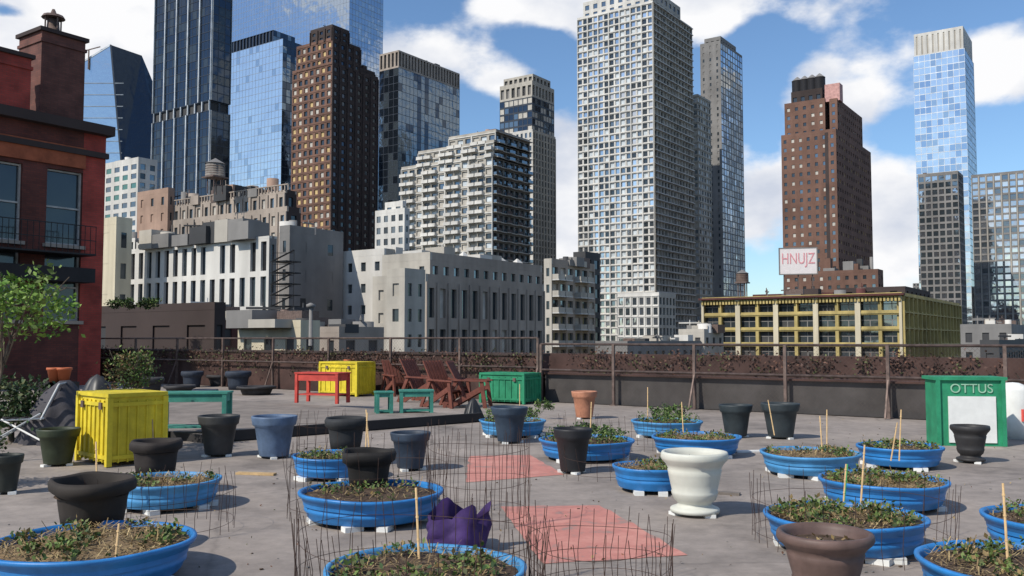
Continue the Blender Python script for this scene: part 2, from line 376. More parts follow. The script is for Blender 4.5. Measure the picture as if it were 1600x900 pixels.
# J
mb=MB(); d=360
sJ=spec(w_white,[g_sky,g_mid,g_light,g_pale,g_pale,g_dark],2.6,2.9,.72,.66,.35,slab=.3,st=.34,pd=.34,pw=.5,cols=.55,pe=2)
sJ2=spec(w_conc,[g_dark,g_mid,g_blind,g_blind],3.1,2.9,.68,.66,.4,slab=.8,st=.34,pd=.3,pw=.5,slm=w_white)
P=foot(1022,903,1083,d,250); block(mb,P,GROUND,zof(4,d),sJ,sJ2,zf=-14); block(mb,inset(P,.05,.95,.05,.8),zof(4,d),zof(-22,d),spec(w_white,[g_mid],4,4,.5,.6),spec(w_conc,[g_dark],4,4,.5,.6))
mb.obj('white_balcony_tower')
mb=MB(); P=foot(1030,965,1056,250,500); block(mb,P,GROUND,zof(462,250),spec(w_white,[g_sky,g_mid,g_dark],2.2,3.0,.6,.7,.3,slab=.2,st=.25,pd=.2,pw=.25),spec(w_conc,[g_dark,g_mid],2.4,3,.6,.7,.3)); clutter(mb,P,zof(462,250),3,1.5,[w_white]); mb.obj('white_podium_building')
# K
mb=MB(); d=440; P=foot(1128,1096,1162,d,250)
block(mb,P,GROUND,zof(66,d),spec(w_grey,[g_dark,w_grey],3.5,3.2,.25,.5,.2),spec(w_grey,[g_light,g_light,g_sky,g_blue,g_pale],3.2,3.2,.9,.85,.1)); block(mb,inset(P,.1,.9,.1,.8),zof(66,d),zof(56,d),spec(w_grey,[w_dark],3,4,.5,.5),spec(w_grey,[w_dark],3,4,.5,.5))
mb.obj('grey_slab_tower')
mb=MB(); d=410; P=foot(1092,1060,1112,d,300); block(mb,P,GROUND,zof(150,d),spec(w_conc,[g_sky,g_mid,g_blind],2.8,3.1,.6,.6,.3,slab=.3),spec(w_conc,[g_dark,g_mid,g_pale],2.8,3.1,.6,.6,.3,slab=.3)); mb.obj('pale_apartment_slab')
# L
mb=MB(); d=300
sL=spec(w_brown,[g_blind,g_dark,g_mid,g_dark],2.8,3.0,.38,.42,.2,cols=.5); sLd=spec(w_dbrown,[g_dark,g_deep],2.5,3.0,.5,.5,.3)
P=foot(1308,1222,1362,d,300); z1=zof(205,d)
block(mb,inset(P,0,1,0,1),GROUND,z1,sL,spec(w_brown,[g_dark,g_amber,g_mid],3.0,3.0,.42,.42,.2))
Q=inset(P,.03,.78,.05,.6); block(mb,Q,z1,zof(152,d),sL,sLd); Q3=inset(P,.86,1,.05,.75); block(mb,Q3,z1,zof(155,d),sL,sL)
Q2=inset(P,.12,.7,.1,.5); block(mb,Q2,zof(152,d),zof(132,d),sLd,sLd)
for k in range(4):
    c=Q2[0]+(Q2[1]-Q2[0])*(.14+.24*k)+GV*2.5; mb.cyl((c.x,c.y,zof(132,d)),(c.x,c.y,zof(108,d)),1.9,1.9,black,14); mb.cyl((c.x,c.y,zof(108,d)),(c.x,c.y,zof(101,d)),2.0,.2,w_grey,14)
mb.box((Q3[1].x,Q3[1].y+3,zof(140,d)),(5,4,6),mat('pink_bulkhead',(.5,.28,.25),.8),yaw=-TH)
a=P[0]+(P[1]-P[0])*.80; b=P[0]+(P[1]-P[0])*.86; o=-GV*.06
mb.poly([(a.x+o.x,a.y+o.y,-10),(b.x+o.x,b.y+o.y,-10),(b.x+o.x,b.y+o.y,z1),(a.x+o.x,a.y+o.y,z1)],w_dbrown)
P=foot(1372,1225,1380,280,430); block(mb,P,GROUND,zof(425,280),sL,sL); clutter(mb,P,zof(425,280),10,6,[w_brown,w_grey,w_dark])
mb.obj('brown_brick_twin_tower')
# billboard
bbp=at_d(1247,408,262); mb=MB(); wmat=mat('billboard_white',(.70,.64,.62),.6,ns=1,na=.05)
mb.box((0,0,0),(10.4,.3,7.4),wmat); 
for x in(-5.3,5.3): mb.box((x,0,0),(.3,.5,8.0),w_grey)
for z in (-3.85,3.85): mb.box((0,0,z),(10.9,.45,.3),w_grey)
for x in(-4,0,4): mb.beam((x,.4,-12),(x,.4,-3.8),.3,.3,steel); mb.beam((x,3.5,-12),(x,.3,2),.2,.2,steel)
bb=mb.obj('billboard',bbp,yaw=math.radians(-14))
pink=mat('sign_pink',(.62,.27,.29),.6)
def text(s,name,parent,loc,rot,size,m,sx=1,ext=.01):
    c=bpy.data.curves.new(name,'FONT'); c.body=s; c.size=size; c.align_x='CENTER'; c.align_y='CENTER'; c.extrude=ext
    o=bpy.data.objects.new(name,c); bpy.context.collection.objects.link(o); c.materials.append(m)
    o.parent=parent; o.location=loc; o.rotation_euler=rot; o.scale=(sx,1,1); return o
text('HNUJZ','lettering',bb,(0,-.2,.6),(math.pi/2,0,0),4.6,pink,.66,.03)
# M
mb=MB(); d=520
sM=spec(mull_l,[g_light,g_light,g_light,g_sky,g_blue],3.0,4.0,.93,.9,.06); sM2=spec(mullion,[g_sky,g_blue,g_mid],3.0,4.0,.9,.88,.06)
P=foot(1512,1431,1526,d,250); block(mb,P,GROUND,zof(75,d),sM,sM2,para=0); block(mb,inset(P,.02,.98,.02,.98),zof(75,d),zof(42,d),spec(w_white,[w_conc],3,12,.3,.9,.3),spec(w_white,[w_conc],3,12,.3,.9,.3))
mb.obj('pale_glass_skyscraper')
mb=MB(); P=foot(1500,1437,1508,400,380); s_=spec(w_grey,[g_mid,g_dark,g_sky],3,3.2,.75,.7,.2); block(mb,P,GROUND,zof(270,400),s_,s_); clutter(mb,P,zof(270,400),3,3); mb.obj('grey_office_tower')
mb=MB(); P=foot(1680,1521,1700,420,400); s_=spec(w_grey,[g_light,g_mid,g_sky,g_sky],3.2,3.3,.72,.72,.3,pd=.3,pw=.4,pm=w_conc); block(mb,P,GROUND,zof(262,420),s_,s_); mb.obj('blue_window_apartment_tower')
# N yellow building
mb=MB(); d=150; P=foot(1410,1097,1500,d,500)
sN=spec(w_yel,[g_dark,w_dark,g_dark,g_mid],3.6,2.9,.84,.72,.9,sash=.07,sm=w_grey,pd=.3,pw=.9,pe=2,pm=w_cream,slab=.15,st=.35,slm=w_yel)
sN2=spec(w_yel,[g_dark,w_dark],3.6,2.9,.8,.72,.9,pd=.4,pw=.4,slab=.4,st=.2,sash=.06)
z1=zof(462,d); block(mb,P,GROUND,z1,sN,sN2,zf=-13,para=.6)
for i in range(60):
    p=P[0]+(P[1]-P[0])*(i+.5)/60-GV*.3; mb.box((p.x,p.y,z1-.5),(.35,.5,.7),w_yel,yaw=-TH)
q=P[0]-GV*.5-GU*.3; r=P[1]-GV*.5+GU*.5; mb.beam((q.x,q.y,z1+.25),(r.x,r.y,z1+.25),1.0,.35,w_redbrown)
block(mb,inset(P,.1,.55,.3,.7),z1,zof(448,d),spec(w_redbrown,[w_dark],4,2,.3,.5),spec(w_redbrown,[w_dark],4,2,.3,.5),para=.3)
block(mb,inset(P,.62,.95,.2,.6),z1,zof(444,d),spec(w_dbrown,[w_dark],4,2,.3,.5),spec(w_dbrown,[w_dark],4,2,.3,.5),para=.3)
clutter(mb,inset(P,.05,.98,.08,.5),z1,30,2.6,[w_redbrown,w_dbrown,w_grey,steel]); mb.obj('yellow_loft_building')
water_tank('water_tank',1160,448,175,1.2,2.6)
# P
mb=MB(); d=170; P=foot(448,236,470,d,350)
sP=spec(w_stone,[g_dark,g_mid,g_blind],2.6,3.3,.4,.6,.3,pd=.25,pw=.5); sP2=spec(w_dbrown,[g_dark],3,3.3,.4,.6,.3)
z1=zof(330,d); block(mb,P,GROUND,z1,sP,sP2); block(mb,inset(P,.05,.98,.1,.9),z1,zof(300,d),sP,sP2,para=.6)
q0=inset(P,.03,1,.08,.92); zz=zof(296,d)
for i in range(46):
    p=q0[0]+(q0[1]-q0[0])*i/45; mb.box((p.x,p.y,zz+.5),(.22,.22,1.1),w_stone,yaw=-TH)
a=q0[0];b=q0[1]; mb.beam((a.x,a.y,zz+1.1),(b.x,b.y,zz+1.1),.35,.2,w_stone)
clutter(mb,inset(P,.05,.95,.15,.9),zof(300,d),30,3.8,[w_tan,w_grey,w_dark,w_stone,steel]); mb.obj('tan_stone_building')
water_tank('water_tank',336,287,175,1.9,3.9,mat('tank_grey',(.22,.2,.18),.8,ns=1,streak=.3)); 
mb=MB(); P=foot(262,214,272,190,330); block(mb,P,GROUND,zof(300,190),spec(w_tan,[w_tan,g_dark],4,3.4,.25,.5,.2),spec(w_tan,[g_dark],4,3.4,.3,.5,.2)); mb.obj('tan_brick_building')
# O
mb=MB(); d=110
sO=spec(w_white,[black,black,g_deep,g_dark],2.0,4.6,.52,.84,.35,skip=.08); sOs=spec(w_grey,[g_dark],2,4,.4,.6,.2)
P=foot(420,176,432,d,420); z1=zof(372,d); block(mb,P,GROUND,z1,sO,sOs,para=.3)
for (a,b,yy,f) in((0,.16,352,0),(.17,.36,360,.002),(.5,.68,356,.002),(.70,.80,362,.004)):
    block(mb,inset(P,a,b,f,.5),z1+.01,zof(yy,d),spec(w_white,[black,g_dark],1.8,4.2,.5,.7,.3),sOs,para=.3)
clutter(mb,inset(P,0,1,.2,.9),z1,18,3,[w_grey,w_conc,w_dark]); mb.obj('white_modern_apartments')
mb=MB(); P=foot(180,150,205,118,420); block(mb,P,GROUND,zof(350,118),spec(w_cream,[w_cream],4,4,.3,.5,.03),spec(w_cream,[g_dark],2.2,4,.35,.5,.1)); mb.obj('cream_building')
# Q
mb=MB(); d=130; P=foot(452,436,536,d,420); block(mb,P,GROUND,zof(362,d),spec(w_grey,[g_dark],4,4,.3,.4,.1),spec(w_grey,[w_grey,w_grey,g_dark],5,4,.2,.4,.05)); clutter(mb,P,zof(362,d),6,2,[w_grey,w_white]); mb.obj('grey_party_wall_building')
mb=MB(); p=at_d(445,500,100)
for k in range(7):
    z=p.z-1+k*1.25; mb.box((p.x,p.y,z),(2.6,2.2,.12),black,yaw=-TH); mb.beam((p.x-1.2,p.y-1,z),(p.x+1.2,p.y-1,z+1.25),.5,.08,black)
    for s_ in(-1.2,1.2): mb.beam((p.x+s_,p.y-1.1,z),(p.x+s_,p.y-1.1,z+1.25),.07,.07,black)
    mb.beam((p.x-1.2,p.y-1.1,z+.9),(p.x+1.2,p.y-1.1,z+.9),.06,.06,black)
mb.obj('fire_escape_stair')
# R
mb=MB(); d=112
sR=spec(w_conc,[g_dark,g_mid,w_conc],2.8,3.2,.3,.45,.25,skip=.35); sRs=spec(w_stone,[g_dark,g_mid,g_dark,g_blind],2.3,5.0,.5,.72,.4,pd=.2,pw=.4,pm=w_stone)  # side wall takes browner stone, its shade put into the colour
P=foot(665,582,850,d,470); block(mb,P,GROUND,zof(440,d),sR,sRs)
block(mb,inset(P,.1,1,.03,.98),zof(440,d),zof(405,d),spec(w_conc,[g_dark,g_mid],2.8,3.0,.3,.45,.2,skip=.4),spec(w_stone,[g_dark,g_mid],2.2,3.0,.5,.5,.3))
for k in range(4):
    c=P[1]+(P[2]-P[1])*(.42+.16*k)-GU*3; zz=zof(405,d)+1
    mb.cyl((c.x,c.y,zz),(c.x,c.y,zz+1.0),1.3,.1,w_white,4)
clutter(mb,inset(P,.1,.9,.1,.9),zof(405,d),18,2.2,[w_conc,w_grey,w_white]); mb.obj('limestone_midrise')
mb=MB(); P=foot(600,536,640,135,450); block(mb,P,GROUND,zof(398,135),spec(w_white,[g_dark,g_mid],3,3.2,.35,.42,.25,skip=.2),spec(w_conc,[g_dark],3,3.2,.4,.5,.2)); clutter(mb,P,zof(398,135),4,1.5,[w_white]); mb.obj('white_brick_building')
mb=MB(); P=foot(632,604,664,104,500); block(mb,P,GROUND,zof(432,104),spec(w_conc,[g_dark,w_conc],2,2.8,.35,.5,.2,skip=.4),spec(w_conc,[g_dark],2.2,3,.4,.5,.2)); mb.obj('stair_bulkhead_building')
mb=MB(); P=foot(862,850,930,165,470); block(mb,P,GROUND,zof(412,165),spec(w_conc,[g_dark],3,3,.4,.5,.2),spec(w_stone,[g_dark,g_mid,g_blind],2.6,3.1,.7,.65,.4,balc=(3,(0,1),w_white,w_conc))); clutter(mb,P,zof(412,165),8,2.0); mb.obj('balcony_apartment_block')
mb=MB(); P=foot(915,896,938,190,470); block(mb,P,GROUND,zof(400,190),spec(w_dark,[g_dark],3,3.2,.6,.6,.2),spec(w_dark,[g_deep],3,3.2,.6,.6,.2)); mb.obj('dark_infill_building')
mb=MB()
for (c,l,r,d,y,m) in((470,372,500,70,512,w_cream),(530,430,600,85,520,w_stone),(980,930,1095,120,540,w_grey),(1580,1500,1600,140,512,w_grey),(1560,1530,1640,95,540,w_dark),(340,250,372,80,500,w_redbrown),(1100,1060,1130,140,520,w_conc)):
    P=foot(c,l,r,d,500); z=zof(y,d); s_=spec(m,[g_dark,w_dark],2.5,3,.4,.5,.15); block(mb,P,GROUND,z,s_,s_,para=.6); clutter(mb,P,z,12,1.7,[w_conc,w_grey,steel,w_white,w_dark])
mb.obj('low_rooftops')
mb=MB(); p=at_d(485,540,60); mb.cyl(p,(p.x,p.y,zof(482,60)),.13,.11,w_grey,8); mb.lathe([(.1,0),(.3,.1),(.32,.25),(.05,.38)],w_grey,12,c=(p.x,p.y,zof(482,60))); mb.obj('roof_vent_pipe')
# ================================================================ RED BRICK HOUSE
def brick(name,c1,c2,cm,axis):
    m,nt,b=newmat(name); N=nt.nodes; Lk=nt.links
    tc=N.new('ShaderNodeTexCoord'); dt=N.new('ShaderNodeVectorMath'); dt.operation='DOT_PRODUCT'; dt.inputs[1].default_value=(axis.x,axis.y,0)
    Lk.new(tc.outputs['Object'],dt.inputs[0]); s=N.new('ShaderNodeSeparateXYZ'); Lk.new(tc.outputs['Object'],s.inputs[0])
    c=N.new('ShaderNodeCombineXYZ'); Lk.new(dt.outputs['Value'],c.inputs[0]); Lk.new(s.outputs[2],c.inputs[1])
    bt=N.new('ShaderNodeTexBrick'); bt.inputs['Scale'].default_value=1; bt.inputs['Brick Width'].default_value=.22; bt.inputs['Row Height'].default_value=.075; bt.inputs['Mortar Size'].default_value=.006
    bt.inputs['Color1'].default_value=(*c1,1);bt.inputs['Color2'].default_value=(*c2,1);bt.inputs['Mortar'].default_value=(*cm,1)
    Lk.new(c.outputs[0],bt.inputs['Vector'])
    n=N.new('ShaderNodeTexNoise'); n.inputs['Scale'].default_value=1.3; n.inputs['Detail'].default_value=6; Lk.new(tc.outputs['Object'],n.inputs['Vector'])
    mr=N.new('ShaderNodeMapRange'); mr.inputs[1].default_value=.3;mr.inputs[2].default_value=.7;mr.inputs[3].default_value=.6;mr.inputs[4].default_value=1.25; Lk.new(n.outputs['Fac'],mr.inputs[0])
    v=N.new('ShaderNodeVectorMath'); v.operation='SCALE'; Lk.new(bt.outputs['Color'],v.inputs[0]); Lk.new(mr.outputs[0],v.inputs['Scale'])
    Lk.new(v.outputs[0],b.inputs['Base Color']); b.inputs['Roughness'].default_value=.9
    return m
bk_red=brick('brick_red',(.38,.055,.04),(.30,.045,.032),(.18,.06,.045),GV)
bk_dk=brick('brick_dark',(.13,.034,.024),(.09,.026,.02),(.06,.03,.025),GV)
bk_ch=brick('brick_chimney',(.16,.06,.045),(.12,.045,.035),(.08,.05,.04),GV)
frame_w=mat('window_frame_white',(.36,.36,.345),.6,ns=3)
d=33.0; C1=at_d(163,330,d).xy
ztop=zof(212,d); mb=MB()
def PW(u,z,o=0):
    p=C1-GV*u+GU*o; return (p.x,p.y,z)
def wallrect(u0,u1,z0,z1,m,o=0): mb.poly([PW(u1,z0,o),PW(u0,z0,o),PW(u0,z1,o),PW(u1,z1,o)],m)
def wbox(u0,u1,z0,z1,o0,o1,m):
    c=C1-GV*((u0+u1)/2)+GU*((o0+o1)/2); mb.box((c.x,c.y,(z0+z1)/2),(abs(o1-o0),abs(u1-u0),z1-z0),m,yaw=-TH)
wz0=zof(388,d); wz1=zof(276,d)
wins=[(.85,2.15),(3.0,4.3),(5.4,6.7)]
cur=0
for (a,b) in wins+[(9.5,9.5)]:
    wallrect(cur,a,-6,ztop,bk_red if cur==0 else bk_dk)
    if b>a:
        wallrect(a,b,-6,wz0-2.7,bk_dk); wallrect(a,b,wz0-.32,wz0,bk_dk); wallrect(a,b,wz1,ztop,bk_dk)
        for (q0,q1) in((wz0,wz1),(wz0-2.7,wz0-.32)):
            wallrect(a,b,q0,q1,g_dark,-.22)
            mb.poly([PW(a,q0),PW(a,q0,-.22),PW(a,q1,-.22),PW(a,q1)],bk_dk); mb.poly([PW(b,q0),PW(b,q0,-.22),PW(b,q1,-.22),PW(b,q1)],bk_dk)
            mb.poly([PW(a,q1),PW(a,q1,-.22),PW(b,q1,-.22),PW(b,q1)],bk_dk)
            for (x0,x1) in((a,a+.06),(b-.06,b)): wbox(x0,x1,q0,q1,-.21,-.12,frame_w)
            for zz in(q0+.04,(q0+q1)/2,q1-.04): wbox(a+.06,b-.06,zz-.03,zz+.03,-.208,-.13,frame_w)
            wbox(a-.1,b+.1,q0-.12,q0,-.0,.12,w_stone)
    cur=b
wbox(-.15,9.5,ztop-.05,ztop+.3,-.4,.35,w_dbrown); wbox(-.05,9.5,ztop-.9,ztop-.7,0,.15,w_dbrown)
wbox(.8,9.5,wz1+.15,wz1+.9,.004,.08,mat('band_orange',(.30,.085,.04),.85,ns=2,na=.3)); 
q=C1-GU*12; mb.poly([(C1.x,C1.y,-6),(q.x,q.y,-6),(q.x,q.y,ztop),(C1.x,C1.y,ztop)],bk_red)
mb.poly([PW(0,ztop),PW(9.5,ztop),PW(9.5,ztop,-12),PW(0,ztop,-12)],roofm)
mb.poly([PW(9.5,-6),PW(9.5,-6,-12),PW(9.5,ztop,-12),PW(9.5,ztop)],bk_red)
zz=wz0-.35
wbox(.9,6.8,zz-.06,zz,.02,1.1,black)
for h in(.45,.95): wbox(.9,6.8,zz+h,zz+h+.03,1.05,1.08,black)
for k in range(30): wbox(.9+k*.2,.915+k*.2,zz,zz+.95,1.05,1.07,black)
wbox(.8,7,zz-1.0,zz-.5,.02,.9,mat('awning_black',(.02,.02,.022),.8))
rh=mb.obj('red_brick_house')
def chim(px0,px1,yt,yb,d,name,m,cap=True):
    a=at_d(px0,yt,d);b=at_d(px1,yt,d); z0=zof(yb,d)-1; wd=(b.x-a.x)*.85; mb=MB(); h=a.z-z0
    mb.box((0,0,h/2),(wd,wd,h),m); mb.box((0,0,h+.06),(wd+.2,wd+.2,.14),w_dbrown); mb.box((0,0,h-.35),(wd+.1,wd+.1,.12),m)
    if cap:
        mb.cyl((0,0,h+.1),(0,0,h+.8),.26,.2,steel,12); mb.cyl((0,0,h+.85),(0,0,h+.95),.42,.36,steel,12); mb.cyl((0,0,h+.95),(0,0,h+1.2),.15,.05,steel,8)
        for k in range(4): mb.cyl((.3*math.cos(k*1.57),.3*math.sin(k*1.57),h+.4),(.3*math.cos(k*1.57),.3*math.sin(k*1.57),h+.9),.03,.03,steel,5)
    return mb.obj(name,((a.x+b.x)/2,d+.8,z0),yaw=-TH)
chim(24,106,52,190,32.5,'brick_chimney',bk_ch)
chim(-60,18,78,190,30,'brick_bulkhead',bk_red,False)
mb=MB(); d=46; P=foot(335,-200,352,d,500)
s_=spec(w_dbrown,[w_dbrown,w_dark],3,2.5,.5,.5,.1); block(mb,P,GROUND,zof(484,d),s_,s_,zf=-3,para=.4); mb.obj('neighbour_terrace_wall')
# ================================================================ FOLIAGE
lf=[leafmat('leaf_green',(.075,.13,.03)),leafmat('leaf_light',(.12,.17,.045)),leafmat('leaf_dark',(.035,.065,.022))]
lfd=[leafmat('leaf_dry',(.20,.14,.06)),leafmat('leaf_olive',(.10,.11,.045)),leafmat('leaf_rust',(.12,.06,.035))]
tl=[leafmat('tree_leaf_green',(.10,.20,.03)),leafmat('tree_leaf_bright',(.17,.27,.05))]
straw=[leafmat('straw',(.34,.25,.12)),leafmat('straw_dark',(.19,.13,.065))]
bark=mat('bark',(.10,.075,.055),.9,ns=8)
def leaf(mb,p,s,m,up=.3):
    d=Vector((U_(-1,1),U_(-1,1),U_(-.6,1)*1)).normalized(); e=d.cross(Vector((U_(-1,1),U_(-1,1),U_(-1,1))))
    if e.length<.1:return
    e.normalize(); a=p; b=p+d*s; c=p+d*s*.5+e*s*.28; f=p+d*s*.5-e*s*.28
    mb.poly([a,c,b,f],m)
def crown(mb,c,rad,ncl,nl,ls,mats,hole=0):
    for _ in range(ncl):
        while True:
            q=Vector((U_(-1,1),U_(-1,1),U_(-1,1)))
            if .2<q.length<1: break
        q=Vector((q.x*rad[0],q.y*rad[1],q.z*rad[2]))*(.75+.4*noise.noise(q*1.7))
        cs=U_(.5,1)*min(rad)*.28; m=random.choice(mats)
        for _ in range(nl):
            o=Vector((random.gauss(0,cs),random.gauss(0,cs),random.gauss(0,cs*.7)))
            leaf(mb,Vector(c)+q+o,ls*U_(.6,1.3),m if R()<.7 else random.choice(mats))
def tree(name,base,H,c,rad,ncl,nl,ls,mats,tr=.04):
    mb=MB(); top=Vector(c)
    pts=[Vector((0,0,0)),top*.35+Vector((.05,0,0)),top*.7,top]
    for i in range(3): mb.cyl(pts[i],pts[i+1],tr*(1-.25*i),tr*(1-.25*(i+1)),bark,8)
    for _ in range(12):
        s=pts[1].lerp(top,U_(.2,1)); e=top+Vector((U_(-1,1)*rad[0],U_(-1,1)*rad[1],U_(-.5,1)*rad[2]))*.8
        mb.cyl(s,e,tr*.35,.006,bark,5)
    crown(mb,c,rad,ncl,nl,ls,mats); return mb.obj(name,base)
b=at_d(-40,560,12); b.z=0
tree('small_tree',b,2.2,(.5,.2,2.14),(.88,.7,.52),34,42,.085,tl+[lf[1],tl[1]],.035)
b=at_d(20,600,14.5); b.z=0; mb=MB(); crown(mb,(0,0,.6),(.6,.6,.6),40,40,.09,[lf[2],lf[2],lfd[1]]); mb.cyl((0,0,0),(0,0,.7),.05,.03,bark); mb.obj('evergreen_shrub',b)
b=at_d(-10,690,10); b.z=0; mb=MB(); crown(mb,(-.3,0,.45),(.45,.5,.45),40,40,.06,[lf[2],lfd[1],lf[2]]); mb.cyl((-.3,0,0),(-.3,0,.5),.05,.03,bark); mb.obj('dark_green_bush',b)
mb=MB(); 
for px in(178,200,228,236): 
    p=at_d(px,474,45.5); crown(mb,p,(.5,.4,.35),14,30,.12,[lf[2],lfd[1],lf[0]])
mb.obj('terrace_plants')
# ================================================================ ROOFTOP
def concrete_roof():
    m,nt,b=newmat('rooftop_concrete'); N=nt.nodes; Lk=nt.links; tc=N.new('ShaderNodeTexCoord')
    def ns(sc,det,r=.6):
        n=N.new('ShaderNodeTexNoise'); n.inputs['Scale'].default_value=sc; n.inputs['Detail'].default_value=det; n.inputs['Roughness'].default_value=r; Lk.new(tc.outputs['Object'],n.inputs['Vector']); return n
    a=ns(.35,8,.7); r=N.new('ShaderNodeValToRGB'); e=r.color_ramp.elements
    e[0].position=.3; e[0].color=(.16,.136,.118,1); e[1].position=.72; e[1].color=(.36,.305,.262,1); x=e.new(.5); x.color=(.27,.23,.20,1)
    Lk.new(a.outputs['Fac'],r.inputs['Fac'])
    c=ns(5,8,.75); mr=N.new('ShaderNodeMapRange'); mr.inputs[1].default_value=.3;mr.inputs[2].default_value=.7;mr.inputs[3].default_value=.76;mr.inputs[4].default_value=1.17; Lk.new(c.outputs['Fac'],mr.inputs[0])
    s=ns(1.1,6,.6); m2=N.new('ShaderNodeMapRange'); m2.inputs[1].default_value=.54;m2.inputs[2].default_value=.66;m2.inputs[3].default_value=1;m2.inputs[4].default_value=.72; Lk.new(s.outputs['Fac'],m2.inputs[0])
    mm=N.new('ShaderNodeMath'); mm.operation='MULTIPLY'; Lk.new(mr.outputs[0],mm.inputs[0]); Lk.new(m2.outputs[0],mm.inputs[1])
    v=N.new('ShaderNodeTexVoronoi'); v.feature='DISTANCE_TO_EDGE'; v.inputs['Scale'].default_value=.3
    nd=ns(2,5); ad=N.new('ShaderNodeMix'); ad.data_type='RGBA'; ad.inputs[0].default_value=.15; Lk.new(tc.outputs['Object'],ad.inputs[6]); Lk.new(nd.outputs['Color'],ad.inputs[7]); Lk.new(ad.outputs[2],v.inputs['Vector'])
    m3=N.new('ShaderNodeMapRange'); m3.inputs[1].default_value=.0;m3.inputs[2].default_value=.008;m3.inputs[3].default_value=.78;m3.inputs[4].default_value=1; Lk.new(v.outputs['Distance'],m3.inputs[0])
    m4=N.new('ShaderNodeMath'); m4.operation='MULTIPLY'; Lk.new(mm.outputs[0],m4.inputs[0]); Lk.new(m3.outputs[0],m4.inputs[1])
    sc_=N.new('ShaderNodeVectorMath'); sc_.operation='SCALE'; Lk.new(r.outputs[0],sc_.inputs[0]); Lk.new(m4.outputs[0],sc_.inputs['Scale'])
    Lk.new(sc_.outputs[0],b.inputs['Base Color']); b.inputs['Roughness'].default_value=.85
    bp=N.new('ShaderNodeBump'); bp.inputs['Strength'].default_value=.25; bp.inputs['Distance'].default_value=.01; Lk.new(c.outputs['Fac'],bp.inputs['Height']); Lk.new(bp.outputs[0],b.inputs['Normal'])
    return m
conc=concrete_roof()
E0=at_h(1310,650,0).xy
La=E0-GU*34; Ra=E0+GU*30
mb=MB()
pts=[La,La-GV*60,Ra-GV*60,Ra]
mb.poly([(p.x,p.y,0) for p in pts],conc)
for i in range(4):
    a=pts[i];b=pts[(i+1)%4]; mb.poly([(a.x,a.y,GROUND),(b.x,b.y,GROUND),(b.x,b.y,0),(a.x,a.y,0)],w_brown)
mb.obj('rooftop_floor')
par_dk=mat('parapet_grey',(.075,.068,.065),.9,ns=1.2,na=.3,streak=.3); par_br=mat('parapet_brown',(.075,.042,.036),.9,ns=1.5,na=.35,streak=.3)
mb=MB()
def along_edge(s,off=0): return E0+GU*s+GV*off
def ebox(mb,s0,s1,o0,o1,z0,z1,m):
    c=along_edge((s0+s1)/2,(o0+o1)/2); mb.box((c.x,c.y,(z0+z1)/2),(s1-s0,o1-o0,z1-z0),m,yaw=-TH)
ebox(mb,-7.6,14,.15,.4,0,.72,par_dk); ebox(mb,-7.7,14,.12,.45,.722,.77,par_br)
ebox(mb,-34,14,1.6,1.9,-2,1.25,par_br); ebox(mb,-34,-7.7,.15,.5,0,1.2,par_br); ebox(mb,-34,-7.7,.1,.55,1.202,1.26,w_dbrown)
ebox(mb,-7.6,14,.402,1.6,0,.35,roofm)
mb.obj('parapet_wall')
mb=MB()
vm=[leafmat('vine_brown',(.09,.05,.04)),leafmat('vine_rust',(.13,.065,.045)),lfd[1],leafmat('vine_dark',(.04,.03,.025))]
for _ in range(700):
    s=U_(-34,14); near=s>-7.6; o=U_(1.45,1.58) if near else U_(-.02,.13); p=along_edge(s,o); top=1.25+.12*noise.noise(Vector((s*.5,0,0))); z=top-abs(random.gauss(0,.3))
    mm=random.choice(vm)
    for _ in range(10): leaf(mb,Vector((p.x,p.y,z))+Vector((random.gauss(0,.15),random.gauss(0,.05),random.gauss(0,.08))),.09,mm)
mb.obj('dry_vine_hedge')
mb=MB()
def fence(s0,s1,h,off,step,mid):
    n=max(1,round((s1-s0)/step))
    for i in range(n+1):
        p=along_edge(s0+(s1-s0)*i/n,off); mb.box((p.x,p.y,h/2),(.065,.065,h),steel,yaw=-TH); mb.box((p.x,p.y,.01),(.16,.16,.02),steel,yaw=-TH)
        q=along_edge(s0+(s1-s0)*i/n,off-.35)
        if i%2==0: mb.beam((q.x,q.y,.02),(p.x,p.y,h*.55),.035,.035,steel)
    for z in mid+[h]:
        a=along_edge(s0,off);b=along_edge(s1,off); mb.cyl((a.x,a.y,z),(b.x,b.y,z),.03,.03,steel,8)
fence(-7.6,14,1.52,-.05,2.2,[.85]); fence(-34,-7.7,1.68,-.05,2.6,[.9])
wire=mat('rusty_chain_wire',(.08,.06,.05),.7,ns=4,metal=.2)
def link(s0,s1,z0,z1,off,sp,t=.0022):
    n=int((s1-s0)/sp)
    for i in range(-int((z1-z0)/sp),n):
        for sg in(0,1):
            a0=s0+i*sp; a1=a0+(z1-z0)
            if a0<s0 or a1>s1: continue
            za,zb=(z0,z1) if sg==0 else (z1,z0)
            p=along_edge(a0,off);q=along_edge(a1,off); mb.poly([(p.x,p.y,za-t),(q.x,q.y,zb-t),(q.x,q.y,zb+t),(p.x,p.y,za+t)],wire)
link(-7.5,13.9,.15,1.52,-.05,.09)
link(-33,-7.8,.2,1.66,-.05,.11)
mb.obj('chain_link_fence')
